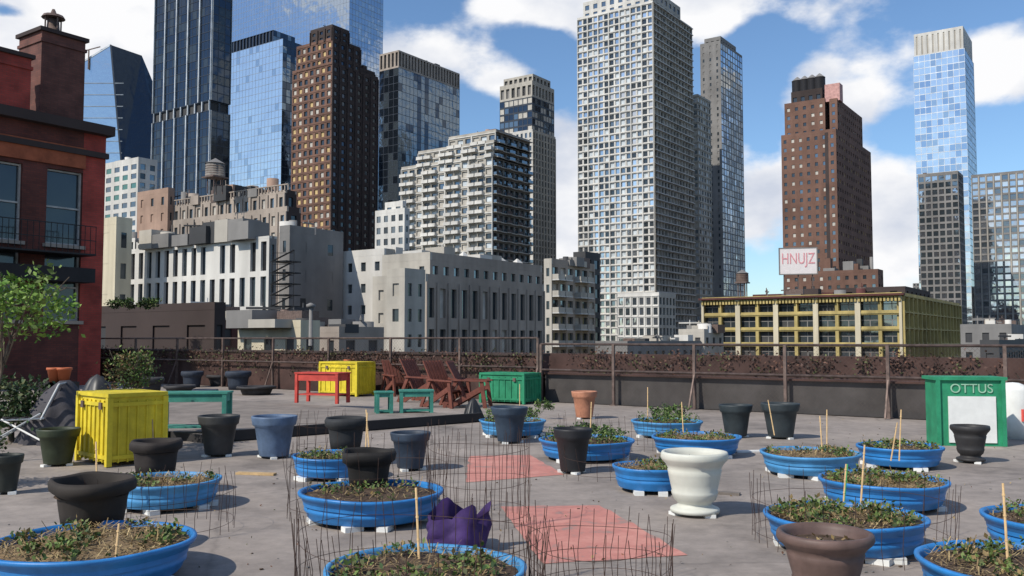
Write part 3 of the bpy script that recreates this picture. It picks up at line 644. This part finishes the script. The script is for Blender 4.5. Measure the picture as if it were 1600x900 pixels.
# raised deck
deckm=mat('deck_boards',(.20,.172,.15),.85,ns=2,na=.3); ded=mat('deck_edge_dark',(.03,.028,.028),.8)
A=at_h(325,693,0).xy; B=at_h(752,659,0).xy; mb=MB(); Cc=B-GU*11; Dd=A-GU*9
mb.poly([(p.x,p.y,.13) for p in(A,B,Cc,Dd)],deckm)
for (p,q) in((A,B),(B,Cc),(Cc,Dd),(Dd,A)): mb.poly([(p.x,p.y,0),(q.x,q.y,0),(q.x,q.y,.13),(p.x,p.y,.13)],ded)
a3=Vector((A.x,A.y,.1));b3=Vector((B.x,B.y,.1)); mb.beam(a3,b3,.08,.16,ded); mb.obj('low_deck_platform')
def worn():
    m,nt,b=newmat('red_floor_paint'); N=nt.nodes; Lk=nt.links; tc=N.new('ShaderNodeTexCoord')
    n=N.new('ShaderNodeTexNoise'); n.inputs['Scale'].default_value=2.6; n.inputs['Detail'].default_value=10; n.inputs['Roughness'].default_value=.72; Lk.new(tc.outputs['Object'],n.inputs['Vector'])
    r=N.new('ShaderNodeValToRGB'); e=r.color_ramp.elements; e[0].position=.38; e[0].color=(.29,.20,.17,1); e[1].position=.62; e[1].color=(.55,.25,.20,1); x=e.new(.46); x.color=(.46,.18,.145,1)
    Lk.new(n.outputs['Fac'],r.inputs['Fac']); Lk.new(r.outputs[0],b.inputs['Base Color']); b.inputs['Roughness'].default_value=.75; return m
pr=worn()
mb=MB()
for q in(((782,792),(938,790),(1074,868),(848,882)),((733,713),(828,711),(882,742),(728,754))):
    P4=[at_h(x,y,0) for x,y in q]; ring=[]
    for i in range(4):
        a=P4[i];b=P4[(i+1)%4]
        for k in range(14):
            p=a.lerp(b,k/14); nn=.03*noise.noise(p*5)+.015*noise.noise(p*17); ring.append((p.x+nn,p.y+nn,.004))
    mb.poly(ring,pr)
mb.obj('painted_floor_patch')
# ---------------------------------------------------------------- pools
blue=mat('pool_plastic_blue',(.025,.18,.46),.42,ns=4,na=.22,spec=.45)
blue2=mat('pool_plastic_blue_faded',(.06,.24,.47),.5,ns=4,na=.25,spec=.4)
soilm=mat('soil',(.075,.05,.034),.95,ns=14,na=.5,bump=.6); soil2=mat('soil_straw',(.21,.145,.08),.95,ns=16,na=.5,bump=.6)
foam=mat('white_foam_block',(.70,.70,.67),.7,ns=5,na=.08)
bamboo=mat('bamboo',(.50,.34,.17),.6,ns=8,na=.25)
def sprigs(mb,R0,z,n,kind):
    for _ in range(n*2):
        t=U_(0,6.283); r=R0*math.sqrt(R())*.96; p=Vector((r*math.cos(t),r*math.sin(t),z+.01))
        k=noise.noise(p*3+Vector((n,kind,0)))
        thr={0:.05,1:-.05,2:-.25}[kind]
        if R()<.68:
            d=Vector((U_(-1,1),U_(-1,1),U_(0,.35))).normalized()*U_(.03,.11); e=d.cross(Vector((0,0,1))).normalized()*.0035
            mb.poly([p-e,p+e,p+d+e,p+d-e],random.choice(straw))
        elif k>thr:
            h=U_(.02,.08) if kind<2 else U_(.06,.2)
            for _ in range(5): leaf(mb,p+Vector((U_(-.04,.04),U_(-.04,.04),U_(0,h))),U_(.025,.055),random.choice(lf if kind==2 else lfd[:2]+lf+[lf[1]]))
def pool(px,py,wpx,kind=1,lip=.27,mat_=None,soil=None,n=500):
    c=at_h(px,py,lip); dist=c.y; Rr=wpx*dist/F/2; m=mat_ or random.choice([blue,blue,blue2]); mb=MB(); zb=.045
    prof=[(Rr*.84,zb),(Rr*.87,zb+.02),(Rr*.885,.10),(Rr*.91,.115),(Rr*.91,.135),(Rr*.895,.15),(Rr*.915,.19),(Rr*.94,.20),(Rr*.95,.225),(Rr*.99,lip-.03),(Rr,lip-.01),(Rr*.995,lip),(Rr*.955,lip+.003),(Rr*.935,lip-.02),(Rr*.92,.16)]
    mb.lathe(prof,m,56,wob=.035,seed=px)
    for k in range(7):
        t=k*.9+R(); mb.box((Rr*.78*math.cos(t),Rr*.78*math.sin(t),.022),(.17,.1,.044),foam,yaw=R()*3)
    o=mb.obj('wading_pool_planter',(c.x,c.y,0),yaw=U_(0,6))
    s=MB(); sm=soil or (soilm if kind!=0 else soil2); nr=9; na=30; zs=lip-.045
    for a in range(nr+1):
        r=Rr*.93*a/nr
        for b in range(na):
            t=6.2832*b/na; x,y=r*math.cos(t),r*math.sin(t); s.v.append((x,y,zs+.04*noise.noise(Vector((x*4+px,y*4,0)))+.02*(1-a/nr)))
    for a in range(nr):
        for b in range(na):
            s.f.append((a*na+b,a*na+(b+1)%na,(a+1)*na+(b+1)%na,(a+1)*na+b)); s.m.append(s.mi(sm)); s.sm.append(True)
    s.obj('soil',parent=o)
    pl=MB(); sprigs(pl,Rr*.9,zs+.02,n,kind); pl.obj('plants',parent=o)
    return o,c
pool(145,843,304,0,n=900,mat_=blue)
pool(664,885,312,0,n=400,mat_=blue2,soil=soilm)
pool(580,765,222,1,n=150,mat_=blue)
pool(262,748,160,0,n=500)
pool(520,710,124,0,n=300)
pool(916,686,148,2,n=400)
pool(802,656,105,2,n=350)
pool(1018,727,120,0,n=400)
pool(1042,657,110,2,n=300)
pool(1088,681,138,0,n=400)
pool(1266,706,152,0,n=500)
pool(1380,748,192,0,n=650)
pool(1406,696,126,1,n=300)
pool(1319,803,243,1,n=650,mat_=blue,soil=soilm)
pool(1668,808,240,1,n=300)
pool(1595,878,300,1,n=500,mat_=blue)
# ---------------------------------------------------------------- pots
def pot(name,px,pyb,wpx,hpx,col,style='round',lift=0,rough=.55,wob=0,soil=soilm):
    g=at_h(px,pyb-hpx*.02,lift); sc_=g.y/F; Rr=wpx*sc_/2; h=hpx*sc_*.97; k_=(g.y+Rr*.6)/g.y; g.x*=k_; g.y*=k_
    lightp=sum(col)>1.2
    m=mat(name+'_material',col,rough,ns=3 if lightp else 5,na=.07 if lightp else .25,spec=.35,streak=.08 if lightp else .22,ns2=6); mb=MB()
    if style=='urn':
        prof=[(0,0),(Rr*.72,0),(Rr*.73,h*.05),(Rr*.70,h*.07),(Rr*.55,h*.10),(Rr*.50,h*.13),(Rr*.52,h*.16),(Rr*.62,h*.21),(Rr*.68,h*.30),(Rr*.69,h*.34),(Rr*.67,h*.36),(Rr*.72,h*.48),(Rr*.77,h*.62),(Rr*.80,h*.70),(Rr*.78,h*.72),(Rr*.86,h*.80),(Rr*.97,h*.87),(Rr,h*.91),(Rr*.99,h*.97),(Rr*.96,h),(Rr*.88,h),(Rr*.84,h*.92),(Rr*.78,h*.8)]
    elif style=='bowl':
        prof=[(0,0),(Rr*.7,0),(Rr*.76,h*.3),(Rr*.80,h*.55),(Rr*.84,h*.66),(Rr,h*.74),(Rr*1.02,h*.9),(Rr*.95,h),(Rr*.88,h*.95),(Rr*.82,h*.6)]
    else:
        prof=[(0,0),(Rr*.62,0),(Rr*.64,h*.03),(Rr*.74,h*.4),(Rr*.84,h*.74),(Rr*.94,h*.78),(Rr*.95,h*.82),(Rr,h*.96),(Rr*.99,h),(Rr*.92,h),(Rr*.89,h*.93),(Rr*.8,h*.7)]
    mb.lathe(prof,m,44,wob=wob or .012,seed=0 if lightp else px)
    rs,zs=prof[-1]; n=24
    mb.poly([(rs*1.04*math.cos(6.2832*i/n),rs*1.04*math.sin(6.2832*i/n),zs+h*.04) for i in range(n)],soil)
    for _ in range(40):
        t=U_(0,6.28); r=rs*U_(0,.95); leaf(mb,Vector((r*math.cos(t),r*math.sin(t),zs+h*.05)),.04,random.choice(straw+lfd))
    if style!='bowl':
        for k in range(3): mb.box((Rr*.6*math.cos(k*2.1+px),Rr*.6*math.sin(k*2.1+px),-.012),(.1,.08,.03),foam,yaw=k)
    o=mb.obj(name,(g.x,g.y,lift+(.028 if style!='bowl' and lift==0 else 0)))
    return o
pot('white_urn_planter',1086,812,106,97,(.56,.56,.49),'urn',soil=soil2)
pot('brown_planter_pot',1291,962,150,112,(.125,.08,.068),'urn')
pot('black_planter_pot',895,743,61,68,(.02,.02,.023))
pot('slate_planter_pot',641,738,64,57,(.035,.05,.075))
pot('slate_planter_pot',796,695,58,55,(.035,.055,.085))
pot('grey_planter_pot',341,716,64,62,(.045,.045,.045))
pot('blue_grey_planter_pot',428,719,71,64,(.10,.15,.24))
pot('terracotta_pot',913,656,41,42,(.45,.20,.12))
pot('dark_planter_pot',1150,686,52,50,(.03,.04,.045)); pot('dark_planter_pot',1220,688,60,54,(.035,.045,.05))
pot('olive_planter_pot',90,731,64,56,(.035,.045,.025)); pot('dark_planter_pot',8,775,50,58,(.03,.035,.03))
pot('dark_urn_planter',1517,726,58,56,(.035,.033,.033),'urn')
LZ=.22
pot('black_nursery_pot',142,828,128,74,(.03,.024,.02),'bowl',LZ,.8,.14)
pot('black_nursery_pot',576,766,84,58,(.018,.016,.015),'bowl',LZ,.8,.16)
pot('black_nursery_pot',243,744,78,54,(.03,.024,.022),'bowl',LZ,.8,.14)
pot('grey_nursery_pot',540,704,64,50,(.028,.03,.033),'bowl',LZ,.8,.08)
for (px,py,wd,hh) in((300,606,34,26),(345,604,44,18),(372,610,40,30),(425,604,56,20),(470,606,36,24),(400,618,60,14),(230,620,50,30),(280,622,48,20),(320,625,40,16)):
    pot('far_dark_planter',px,py,wd,hh,random.choice([(.04,.038,.04),(.06,.05,.045),(.03,.04,.06)]),'bowl',0,.7,.06)
def stake(px,pyt,pyb,lean=0,h=.2,col=bamboo,r=.009):
    b=at_h(px,pyb,h); t=at_d(px+lean,pyt,b.y); mb=MB(); mb.cyl((0,0,0),Vector(t)-Vector(b),r,r*.8,col,7); 
    for k in (.3,.6,.85): q=(Vector(t)-Vector(b))*k; mb.cyl(q,q+Vector((0,0,.012)),r*1.2,r*1.2,col,7)
    mb.obj('bamboo_stake',b)
for a in((178,818,905,8,.1),(655,762,880,-5),(152,690,780,-2),(570,645,730,4),(578,640,720,-6),(922,628,690,2),(1345,695,790,6),(1318,725,790,4),(1405,640,720,3),(1392,660,720,10),
 (1285,650,712,-4),(1068,628,684,-3),(1012,605,660,0),(1292,640,700,0),(240,655,700,-2),(1210,625,680,-10),(1575,755,885,-8),(812,600,650,0)): stake(*a)
grn=mat('green_stake',(.05,.3,.1),.5); stake(1318,725,790,6,.2,grn)
wirem=mat('rusty_wire',(.075,.045,.035),.6,ns=8,metal=.4)
def cage(px,py,wpx,h,nv=40,nr=4,arc=6.2832,t0=0,w=.0024):
    c=at_h(px,py,0); Rr=wpx*c.y/F/2; mb=MB()
    def Rd(t): return Rr*(1+.05*math.sin(2*t+px)+.03*math.sin(3*t+1))
    for i in range(nv):
        t=t0+arc*(i+U_(-.2,.2))/nv; x,y=Rd(t)*math.cos(t),Rd(t)*math.sin(t); hh=h*U_(.86,1.08); k=U_(-.04,.04); k2=U_(-.016,.016)
        mb.cyl((x,y,0),(x+k2,y,hh*.35),w,w,wirem,4,False); mb.cyl((x+k2,y,hh*.35),(x*1.02+k*.3,y,hh*.65),w,w,wirem,4,False); mb.cyl((x*1.02+k*.3,y,hh*.65),(x*1.03+k,y*1.03+k,hh),w,w,wirem,4,False)
    for j in range(nr):
        z=h*(j+.3)/nr; n=36
        for i in range(n):
            a=t0+6.2832*i/n;b=t0+6.2832*(i+1)/n
            za=z+.015*math.sin(2*a+j);zb=z+.015*math.sin(2*b+j)
            mb.cyl((Rd(a)*math.cos(a),Rd(a)*math.sin(a),za),(Rd(b)*math.cos(b),Rd(b)*math.sin(b),zb),w*.8,w*.8,wirem,4,False)
    mb.obj('wire_plant_cage',c)
cage(650,965,372,.62,58,3); cage(745,812,160,.84,40,3); cage(935,930,230,.46,40,3)
cage(905,700,60,.5,14,2); cage(1330,850,300,.5,30,2); cage(500,705,75,.6,16,2); cage(240,830,220,.5,30,2); cage(930,745,100,.35,12,2)
cage(572,800,236,.66,30,2); cage(1000,700,90,.45,16,2)
# ---------------------------------------------------------------- furniture
def onfloor(px,py,h=0): return at_h(px,py,h)
yel=mat('yellow_paint',(.70,.55,.035),.6,ns=5,na=.18,streak=.3,ns2=3); grnp=mat('green_paint',(.03,.26,.13),.6,ns=4,na=.25,streak=.25); redp=mat('red_paint',(.48,.06,.045),.6,ns=4,na=.25); teal=mat('teal_paint',(.05,.22,.17),.65,ns=4,na=.3)
def crate(name,loc,w,dp,h,m,yaw,ribs=6):
    mb=MB(); mb.box((0,0,h/2+.03),(w,dp,h-.06),m); mb.box((0,0,h+.02),(w+.06,dp+.06,.05),m)
    for x in(-w/2,w/2):
        for y in(-dp/2,dp/2): mb.box((x,y,h/2),(.07,.07,h-.02),m)
    for k in range(ribs):
        x=-w/2+w*(k+1)/(ribs+1)
        for y in(-dp/2-.008,dp/2+.008): mb.box((x,y,h/2),(.02,.024,h-.1),m)
    for k in range(ribs-1):
        y=-dp/2+dp*(k+1)/ribs
        for x in(-w/2-.008,w/2+.008): mb.box((x,y,h/2),(.024,.02,h-.1),m)
    for z in(.12,h-.1): mb.box((0,0,z),(w+.05,dp+.05,.05),m)
    for x in(-w*.3,w*.3): mb.box((x,-dp/2-.035,h-.12),(.08,.02,.09),steel)
    return mb.obj(name,loc,yaw=yaw)
p=onfloor(186,729); crate('yellow_storage_bin',(p.x-.20,p.y+.5,0),.96,.74,.9,yel,-.75)
p=onfloor(552,622); crate('yellow_storage_bin',(p.x-.4,p.y+1.2,.0),1.35,.8,.95,yel,-.5)
p=onfloor(797,632); crate('green_storage_bin',(p.x,p.y+.6,0),1.3,.8,.74,grnp,-.55)
def table(name,loc,w,dp,h,m,yaw,apron=.12,shelf=True,slats=5):
    mb=MB()
    for k in range(slats): mb.box((0,-dp/2+dp*(k+.5)/slats,h),(w,dp/slats-.012,.03),m)
    for x in(-w/2+.05,w/2-.05):
        for y in(-dp/2+.05,dp/2-.05): mb.box((x,y,h/2),(.07,.07,h-.03),m)
    for y in(-dp/2+.05,dp/2-.05): mb.box((0,y,h-.02-apron/2),(w-.17,.03,apron),m)
    for x in(-w/2+.05,w/2-.05): mb.box((x,0,h-.02-apron/2),(.03,dp-.17,apron),m)
    if shelf: mb.box((0,0,h*.3),(w-.18,dp-.1,.03),m)
    return mb.obj(name,loc,yaw=yaw)
p=onfloor(498,632,.13); table('red_potting_table',(p.x,p.y+.4,.13),1.2,.6,.72,redp,-.35,.16)
p=onfloor(312,694); table('green_bench_table',(p.x-.26,p.y+.5,0),1.12,.5,.78,teal,.1)
p=onfloor(596,657,.0); table('teal_side_table',(p.x,p.y+.3,.0),.38,.4,.56,teal,.25,.08)
p=onfloor(646,657,.0); table('teal_work_table',(p.x,p.y+.5,.0),.72,.5,.58,teal,.15,.1)
woodr=mat('stained_redwood',(.15,.05,.035),.75,ns=6,na=.3)
def chair(px,py,yaw,s=1):
    mb=MB(); m=woodr
    for k in range(6): mb.box((-.25+.1*k,.28+.0,.62),(.075,.03,.8),m,M=Matrix.Rotation(math.radians(-28),3,'X'))
    for k in range(5): mb.box((0,-.28+.1*k,.36-.025*k),(.58,.08,.025),m)
    for x in(-.3,.3):
        mb.beam((x,-.38,0),(x,-.3,.55),.05,.08,m); mb.beam((x,.42,0),(x,-.32,.42),.04,.1,m); mb.beam((x,-.42,.56),(x,.3,.58),.1,.03,m); mb.beam((x,.5,0),(x,.22,.6),.04,.07,m)
    o=mb.obj('wooden_deck_chair',onfloor(px,py),yaw=yaw); o.scale=(s,s,s); return o
for a in((622,618,.6,1.05),(662,628,1.1,1.15),(700,636,.9,1.15),(735,636,1.4,1.15),(955,602,.5,1)): chair(*a)
def drape(name,loc,rx,ry,h,m,seed,peaks=2):
    mb=MB(); n=48; rows=14
    for a in range(rows+1):
        f=a/rows
        for i in range(n):
            t=6.2832*i/n
            rr=(f**.55 if f<.3 else .516+.484*((f-.3)/.7)**.8)
            fold=1+.10*f*math.sin(11*t+seed+2*math.sin(3*t))+.22*noise.noise(Vector((math.cos(t)*1.2+seed,math.sin(t)*1.2,f*1.5)))
            x=rx*rr*fold*math.cos(t); y=ry*rr*fold*math.sin(t)
            z=h*(1-f)+.16*h*(1-f)*noise.noise(Vector((x*3+seed,y*3,0)))
            mb.v.append((x,y,max(0,z)))
    for a in range(rows):
        for i in range(n): j=(i+1)%n; mb.f.append((a*n+i,a*n+j,(a+1)*n+j,(a+1)*n+i)); mb.m.append(mb.mi(m)); mb.sm.append(True)
    return mb.obj(name,loc)
bagb=mat('black_plastic_bag',(.014,.014,.015),.45,ns=8,spec=.5)
p=onfloor(738,655); drape('black_garden_bag',(p.x,p.y+.2,0),.22,.2,.42,bagb,3)
tarp=mat('grey_tarp',(.06,.056,.064),.75,ns=5,na=.3); 
p=at_d(92,640,14.5); drape('tarp_covered_grill',(p.x,14.5,0),.62,.5,.98,tarp,5)
p=at_d(150,640,15.5); drape('tarp_covered_grill',(p.x,15.5,0),.5,.45,1.05,bagb,8)
# purple
purp=mat('purple_fabric',(.05,.025,.11),.75,ns=6,na=.4)
p=onfloor(712,866); mb=MB(); n=36; rows=9
for a in range(rows+1):
    f=a/rows
    for i in range(n):
        t=6.2832*i/n; r=.18*(1+.12*math.sin(f*3))+.05*f*math.sin(5*t+1)+.03*noise.noise(Vector((math.cos(t)*3,math.sin(t)*3,f*4)))
        z=.26*f+(.12*f*f*max(0,math.sin(4*t+.4+math.sin(2*t))) )+.03*noise.noise(Vector((t*2,f*4,2)))
        mb.v.append((r*math.cos(t)*1.15,r*math.sin(t),max(0,z)))
for a in range(rows):
    for i in range(n): j=(i+1)%n; mb.f.append((a*n+i,a*n+j,(a+1)*n+j,(a+1)*n+i)); mb.m.append(mb.mi(purp)); mb.sm.append(True)
mb.poly([(.17*math.cos(6.2832*i/n),.16*math.sin(6.2832*i/n),.2) for i in range(n)],soilm); mb.obj('purple_grow_bag',(p.x,p.y+.15,0))
b=at_d(205,640,13.6); b.z=0
tree('potted_shrub',b,1.6,(0,0,1.2),(.42,.4,.45),44,36,.055,[lfd[1],lfd[0],lf[1],lfd[2],lf[0]],.02)
mb=MB(); mb.lathe([(0,0),(.2,0),(.26,.4),(.28,.42),(.25,.42),(.24,.36),(0,.36)],w_dbrown,20); mb.obj('shrub_tub',b)
# lawn chair
alu=mat('white_tube',(.62,.62,.6),.4,ns=5,na=.1); p=onfloor(55,695); mb=MB()
for y in(0,.5):
    mb.cyl((-.55,y,0),(.25,y,.5),.014,.014,alu,8); mb.cyl((.4,y,0),(-.3,y,.42),.014,.014,alu,8); mb.cyl((-.35,y,.4),(.3,y,.42),.014,.014,alu,8); mb.cyl((.25,y,.4),(.5,y,.95),.014,.014,alu,8)
for x,z in((-.55,0),(.4,0),(-.35,.4),(.5,.95),(.25,.42)): mb.cyl((x,0,z),(x,.5,z),.014,.014,alu,8)
for k in range(4): y=.08+.11*k; mb.beam((.27,y,.44),(.49,y,.93),.045,.006,tarp)
for k in range(5): mb.box((-.28+.12*k,.25,.425),(.07,.5,.01),tarp)
mb.obj('folding_lawn_chair',(p.x-.1,p.y-.2,0),yaw=.25)
for px in(85,100,545):
    p=at_d(px,590,20 if px<200 else 28); mb=MB(); mm=mat('orange_pot',(.45,.12,.05),.6)
    mb.lathe([(0,0),(.1,0),(.15,.26),(.17,.27),(.17,.32),(.14,.32),(.14,.24),(0,.24)],mm,18); mb.box((0,0,-.35),(.5,.4,.7),ded); mb.obj('orange_pot_on_stand',(p.x,p.y,.7))
# cabinet
p=onfloor(1518,697); mb=MB(); W=1.0; H=1.02
mb.box((0,.25,H/2),(W,.5,H),grnp); mb.box((0,.25,H+.02),(W+.08,.58,.05),grnp)
mb.box((.02,-.012,H*.40),(W*.70,.02,H*.70),foam)
for x in(-W/2+.02,W/2-.02): mb.box((x,-.02,H/2),(.06,.04,H-.004),grnp)
cab=mb.obj('green_tool_cabinet',(p.x,p.y,0),yaw=-.12)
text('OTTUS','lettering',cab,(.02,-.012,.88),(math.pi/2,0,0),.2,mat('chalk_green',(.30,.50,.36),.8),1.0,.004)
p=onfloor(1612,690); mb=MB(); mb.lathe([(0,0),(.24,0),(.26,.3),(.27,.8),(.25,.85),(.1,.92),(0,.93)],foam,24); mb.cyl((0,-.27,.3),(0,-.27,.5),.02,.02,redp); mb.obj('white_water_barrel',(p.x,p.y+.5,0))
for (px,py,hh) in((780,652,.22),(830,652,.24),(850,640,.25),(1035,652,.28),(1060,650,.25),(945,684,.2),(890,680,.18),(915,678,.22)):
    p=at_h(px,py,.2); mb=MB(); crown(mb,(0,0,hh*.4),(.3,.22,hh*.5),16,26,.045,lf+[lf[2]])
    for k in range(6): mb.cyl((U_(-.1,.1),0,0),(U_(-.2,.2),U_(-.1,.1),hh*.6),.005,.003,lf[2],4,False)
    mb.obj('herb_plant',p)
mb=MB()
for _ in range(360):
    px=U_(0,1600);py=U_(640,895); p=at_h(px,py,.003); s=U_(.008,.028)
    if R()<.7: leaf(mb,p+Vector((0,0,.006)),s*1.4,random.choice(straw+lfd))
    else: mb.box(p+Vector((0,0,s*.15)),(s,s*.7,s*.3),random.choice([soilm,w_grey]),yaw=R()*3)
mb.obj('leaf_litter')
mb=MB()
for (px,py,yw,l) in((1175,705,.2,.5),(1130,770,-.4,.35),(400,740,-.2,.5)):
    p=at_h(px,py,.014); mb.box(p,(l,.09,.025),random.choice([bamboo,deckm,foam]),yaw=yw)
mb.obj('loose_boards')
